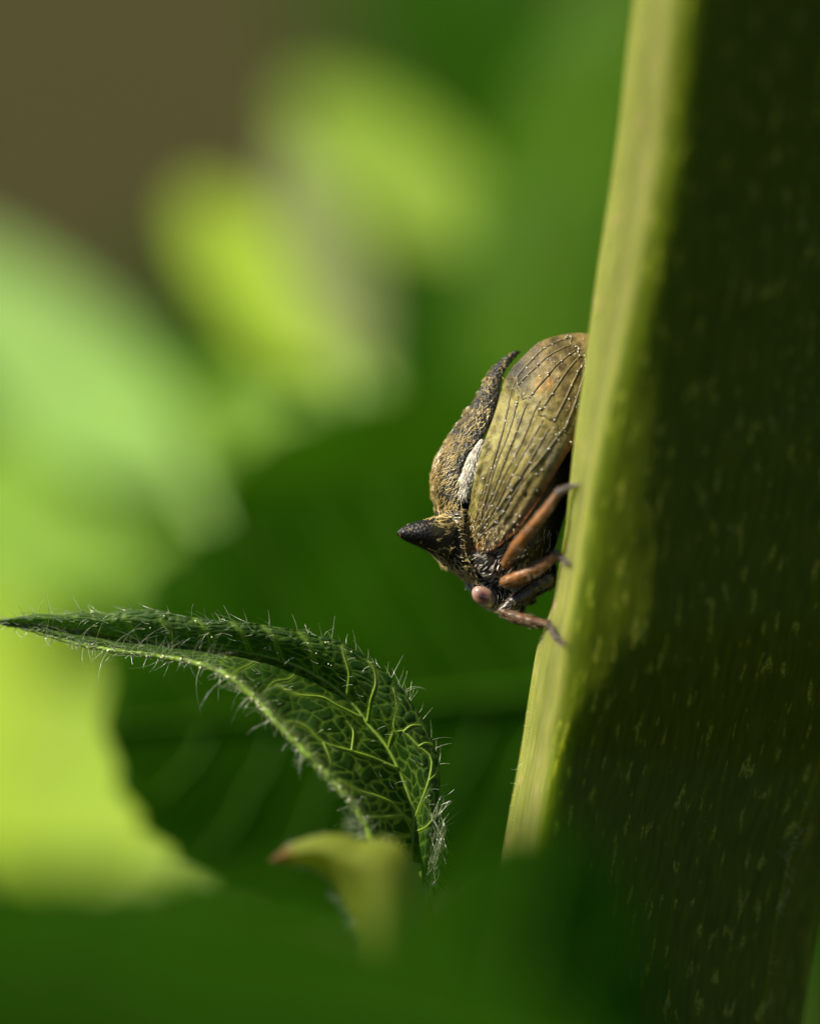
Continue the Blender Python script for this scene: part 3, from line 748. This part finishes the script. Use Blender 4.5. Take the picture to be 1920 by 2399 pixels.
db = MB()
for k in range(34):
    i = int(rng.uniform(.25, .95)*ns_); db.ellipsoid((A_[i, 0]+rng.normal(0, 5), A_[i, 1]+rng.normal(0, 5), dL[i]-9), np.full(3, rng.uniform(1.5, 3.6)), None, 8, 6)
for k in range(16):
    i = int(rng.uniform(.2, .6)*ns_); j = int(rng.uniform(.55, .98)*2*nhalf); db.ellipsoid(LG[i, j]-np.array([0, 0, 7]), np.full(3, rng.uniform(1.4, 2.6)), None, 8, 6)
db.build('pollen', principled('pollen', (0.62, 0.58, 0.40), 0.15, 0.8, var=0.3), lroot, stuff=True)

# --- bract: small blurred hooked leaf at the hairy leaf's foot
m, n, o = mat('bract')
tp = attr(n, 'tip').outputs['Fac']
leaf_surface(n, o, mixc(n, tp, (0.19, 0.23, 0.03), (0.17, 0.07, 0.02)), mixc(n, tp, (0.30, 0.36, 0.02), (0.20, 0.08, 0.02)), 0.5, .45, None, 1)
BRACT = m
up_ = smooth_curve([(632, 2012), (680, 1978), (740, 1958), (800, 1955), (850, 1968), (900, 1965), (945, 1985), (975, 2060), (985, 2180), (980, 2400)], 80)
lo_ = smooth_curve([(632, 2016), (680, 2022), (730, 2030), (775, 2065), (805, 2105), (825, 2140), (838, 2180), (850, 2230), (858, 2300), (862, 2420)], 80)
rows = []
for t in np.linspace(0, 1, 24):
    q = lo_+(up_-lo_)*t; dz = -300+np.linspace(-20, -110, 80)-60*math.sin(t*math.pi)
    if t == 0: q = q+np.stack([-7*np.maximum(0, wob(np.arange(80.), .8)), 5*wob(np.arange(80.), .9, 2)], 1)
    rows.append(np.c_[q, dz])
BG_ = np.stack(rows)
mb = MB(); mb.grid(BG_)
tipw = np.clip((700-BG_[..., 0].ravel())/45, 0, 1)
brk = thing('bract', 'small blurred yellow-green hooked bract with reddish tip below hairy leaf', 'leaf', P(940, 12300, 150))
bb = mb.build('blade', BRACT, brk, attrs={'tip': tipw})
pe = smooth_curve([(905, 2120, -370), (930, 2400, -400), (945, 5000, -100), (940, 12400, 150)], 40)
vb = MB(); vb.tube(pe, np.interp(np.linspace(0, 1, 40), [0, .03, .1, 1], [20, 60, 55, 90]), 12); vb.build('petiole', RIB, brk)
rt = []; dd = []
for k in range(160):
    i = rng.integers(5, 60); a = (up_ if rng.random() < .35 else lo_)[i]; u_ = rng.random()
    rt.append((a[0], a[1], -320-i)); dd.append((-.6, rng.uniform(-.6, .8), rng.uniform(-.8, .2)))
rt, dd = np.array(rt), np.array(dd)
v, f = hair_mesh(rt, dd, np.tile((0, 0, -1.), (160, 1)), rng.uniform(10, 30, 160), .9, .2, .5, 4)
h = MB(); h.add(v, f); h.build('hair', SILK, brk, stuff=True)

# ================================================================== OTHER LEAVES
def big_leaf(label, base, tip, hw, d0, d1, tilt, material, rib, peak=0.42, blunt=0.55, serr=0.06, cup=0.15, arch=0.0, foot=None, group=None, name='leaf', teeth=11, veins=True, wave=0.02):
    """Toothed leaf from base to tip (photo pixels) at depths d0, d1 (cm); tilt turns its upper side away (radians)."""
    b0, t0 = np.array(base, float), np.array(tip, float); ax_ = t0-b0; Ln = np.linalg.norm(ax_); a = ax_/Ln
    pr = np.array([a[1], -a[0]])
    if pr[1] > 0: pr = -pr                      # pr points up in the picture
    ns, ntt = 150, 33; s = np.linspace(0, 1, ns)
    prof = np.where(s < peak, np.sin(s/peak*math.pi/2)**0.75, np.cos(np.clip((s-peak)/(1-peak), 0, 1)*math.pi/2)**blunt)
    tt = np.linspace(-1, 1, ntt); g = np.zeros((ns, ntt, 3)); ph = rng.uniform(0, 6)
    rel = Ln*U
    for j, t in enumerate(tt):
        wd = hw*prof*t
        z = (d0+(d1-d0)*s) + math.tan(tilt)*hw*prof*t*U + cup*hw*U*(t*t)*prof - arch*rel*np.sin(math.pi*s) + wave*hw*U*np.sin(s*17+ph+t*2)*abs(t)
        z = z+0.005*hw*U*np.cos((s*9-abs(t)*2.6)*2*math.pi)*(1-abs(t))*prof
        xy = b0+a*(s*Ln)[:, None]+pr*wd[:, None]
        g[:, j] = np.c_[xy, z/U]
    for j0, sg in ((0, 1), (ntt-1, -1)):
        e_ = g[:, j0, :2]; q = np.concatenate([[0], np.cumsum(np.linalg.norm(np.diff(e_, axis=0), axis=1))])
        if q[-1] < 1: continue
        saw = ((q/q[-1]*teeth*1.15) % 1)**1.3*np.clip(q/q[-1]*8, 0, 1)
        tg = np.gradient(e_, axis=0); tg /= np.linalg.norm(tg, axis=1)[:, None]+1e-9; nr = np.stack([tg[:, 1], -tg[:, 0]], 1)
        nr *= np.sign(((e_-b0-a*Ln*.45)*nr).sum(1))[:, None]
        for q_ in range(5): g[:, j0+sg*q_, :2] += nr*(saw*serr*hw*(1-q_/5)**2)[:, None]
    w_ = PA(g.reshape(-1, 3)); mid = PA(g[:, ntt//2])
    foot_w = np.array(foot if foot is not None else (w_[0][0]+rng.uniform(-1.5, 1.5), mid[0][1]+rng.uniform(0, 3), -0.4))
    r = thing(name, label, 'leaf', tuple(foot_w), group)
    mb = MB(); mb.grid(w_.reshape(ns, ntt, 3)); bl_ = mb.build('blade', material, r, world=True)
    vb = MB(); vb.tube(mid-np.array([0, .01, 0]), np.interp(s, [0, 1], [.016, .005])*hw/250, 8); vb.build('midrib', rib, bl_, world=True)
    if veins:
        for k in range(1, 7):
            for sg in (-1, 1):
                i0 = int((.05+.125*k)*ns); jj = np.linspace(0, 15, 10); pts = []
                for q in jj:
                    ii = min(ns-1, int(i0+q*1.8)); pts.append(w_.reshape(ns, ntt, 3)[ii, ntt//2+sg*int(q)])
                vb = MB(); vb.tube(np.array(pts), np.linspace(.006, .002, 10)*hw/250, 5); vb.build('vein', rib, bl_, world=True)
    k0 = mid[0]; d_ = mid[0]-mid[3]; d_ = d_/np.linalg.norm(d_)
    hgt = k0[2]-foot_w[2]
    pe = smooth_curve([k0, k0+d_*.5+np.array([0, 0, -.4]), k0*.75+foot_w*.25+d_*.4, k0*.4+foot_w*.6, foot_w], 30)
    vb = MB(); vb.tube(pe, np.linspace(.05, .12, 30), 8); vb.build('petiole', rib, r, world=True)
    return r

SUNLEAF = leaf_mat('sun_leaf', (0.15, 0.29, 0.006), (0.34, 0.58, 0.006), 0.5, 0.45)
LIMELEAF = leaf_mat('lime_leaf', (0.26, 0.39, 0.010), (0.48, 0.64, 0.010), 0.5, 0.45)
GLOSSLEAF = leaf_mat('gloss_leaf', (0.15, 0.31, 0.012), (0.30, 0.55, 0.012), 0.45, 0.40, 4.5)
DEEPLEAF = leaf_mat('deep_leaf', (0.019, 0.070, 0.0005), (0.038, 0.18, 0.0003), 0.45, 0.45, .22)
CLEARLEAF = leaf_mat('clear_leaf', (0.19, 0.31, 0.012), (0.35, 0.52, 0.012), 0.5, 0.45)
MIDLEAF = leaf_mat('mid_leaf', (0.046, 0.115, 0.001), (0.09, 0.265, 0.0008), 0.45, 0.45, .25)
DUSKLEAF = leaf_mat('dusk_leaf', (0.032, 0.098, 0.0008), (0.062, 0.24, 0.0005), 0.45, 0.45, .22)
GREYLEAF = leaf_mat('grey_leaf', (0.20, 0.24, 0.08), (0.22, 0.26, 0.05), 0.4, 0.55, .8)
RIB2 = principled('big_leaf_rib', (0.16, 0.26, 0.05), 0.5, 0.3)
RIB3 = principled('deep_leaf_rib', (0.026, 0.085, 0.001), 0.6, 0.1)

T45 = math.radians(45)
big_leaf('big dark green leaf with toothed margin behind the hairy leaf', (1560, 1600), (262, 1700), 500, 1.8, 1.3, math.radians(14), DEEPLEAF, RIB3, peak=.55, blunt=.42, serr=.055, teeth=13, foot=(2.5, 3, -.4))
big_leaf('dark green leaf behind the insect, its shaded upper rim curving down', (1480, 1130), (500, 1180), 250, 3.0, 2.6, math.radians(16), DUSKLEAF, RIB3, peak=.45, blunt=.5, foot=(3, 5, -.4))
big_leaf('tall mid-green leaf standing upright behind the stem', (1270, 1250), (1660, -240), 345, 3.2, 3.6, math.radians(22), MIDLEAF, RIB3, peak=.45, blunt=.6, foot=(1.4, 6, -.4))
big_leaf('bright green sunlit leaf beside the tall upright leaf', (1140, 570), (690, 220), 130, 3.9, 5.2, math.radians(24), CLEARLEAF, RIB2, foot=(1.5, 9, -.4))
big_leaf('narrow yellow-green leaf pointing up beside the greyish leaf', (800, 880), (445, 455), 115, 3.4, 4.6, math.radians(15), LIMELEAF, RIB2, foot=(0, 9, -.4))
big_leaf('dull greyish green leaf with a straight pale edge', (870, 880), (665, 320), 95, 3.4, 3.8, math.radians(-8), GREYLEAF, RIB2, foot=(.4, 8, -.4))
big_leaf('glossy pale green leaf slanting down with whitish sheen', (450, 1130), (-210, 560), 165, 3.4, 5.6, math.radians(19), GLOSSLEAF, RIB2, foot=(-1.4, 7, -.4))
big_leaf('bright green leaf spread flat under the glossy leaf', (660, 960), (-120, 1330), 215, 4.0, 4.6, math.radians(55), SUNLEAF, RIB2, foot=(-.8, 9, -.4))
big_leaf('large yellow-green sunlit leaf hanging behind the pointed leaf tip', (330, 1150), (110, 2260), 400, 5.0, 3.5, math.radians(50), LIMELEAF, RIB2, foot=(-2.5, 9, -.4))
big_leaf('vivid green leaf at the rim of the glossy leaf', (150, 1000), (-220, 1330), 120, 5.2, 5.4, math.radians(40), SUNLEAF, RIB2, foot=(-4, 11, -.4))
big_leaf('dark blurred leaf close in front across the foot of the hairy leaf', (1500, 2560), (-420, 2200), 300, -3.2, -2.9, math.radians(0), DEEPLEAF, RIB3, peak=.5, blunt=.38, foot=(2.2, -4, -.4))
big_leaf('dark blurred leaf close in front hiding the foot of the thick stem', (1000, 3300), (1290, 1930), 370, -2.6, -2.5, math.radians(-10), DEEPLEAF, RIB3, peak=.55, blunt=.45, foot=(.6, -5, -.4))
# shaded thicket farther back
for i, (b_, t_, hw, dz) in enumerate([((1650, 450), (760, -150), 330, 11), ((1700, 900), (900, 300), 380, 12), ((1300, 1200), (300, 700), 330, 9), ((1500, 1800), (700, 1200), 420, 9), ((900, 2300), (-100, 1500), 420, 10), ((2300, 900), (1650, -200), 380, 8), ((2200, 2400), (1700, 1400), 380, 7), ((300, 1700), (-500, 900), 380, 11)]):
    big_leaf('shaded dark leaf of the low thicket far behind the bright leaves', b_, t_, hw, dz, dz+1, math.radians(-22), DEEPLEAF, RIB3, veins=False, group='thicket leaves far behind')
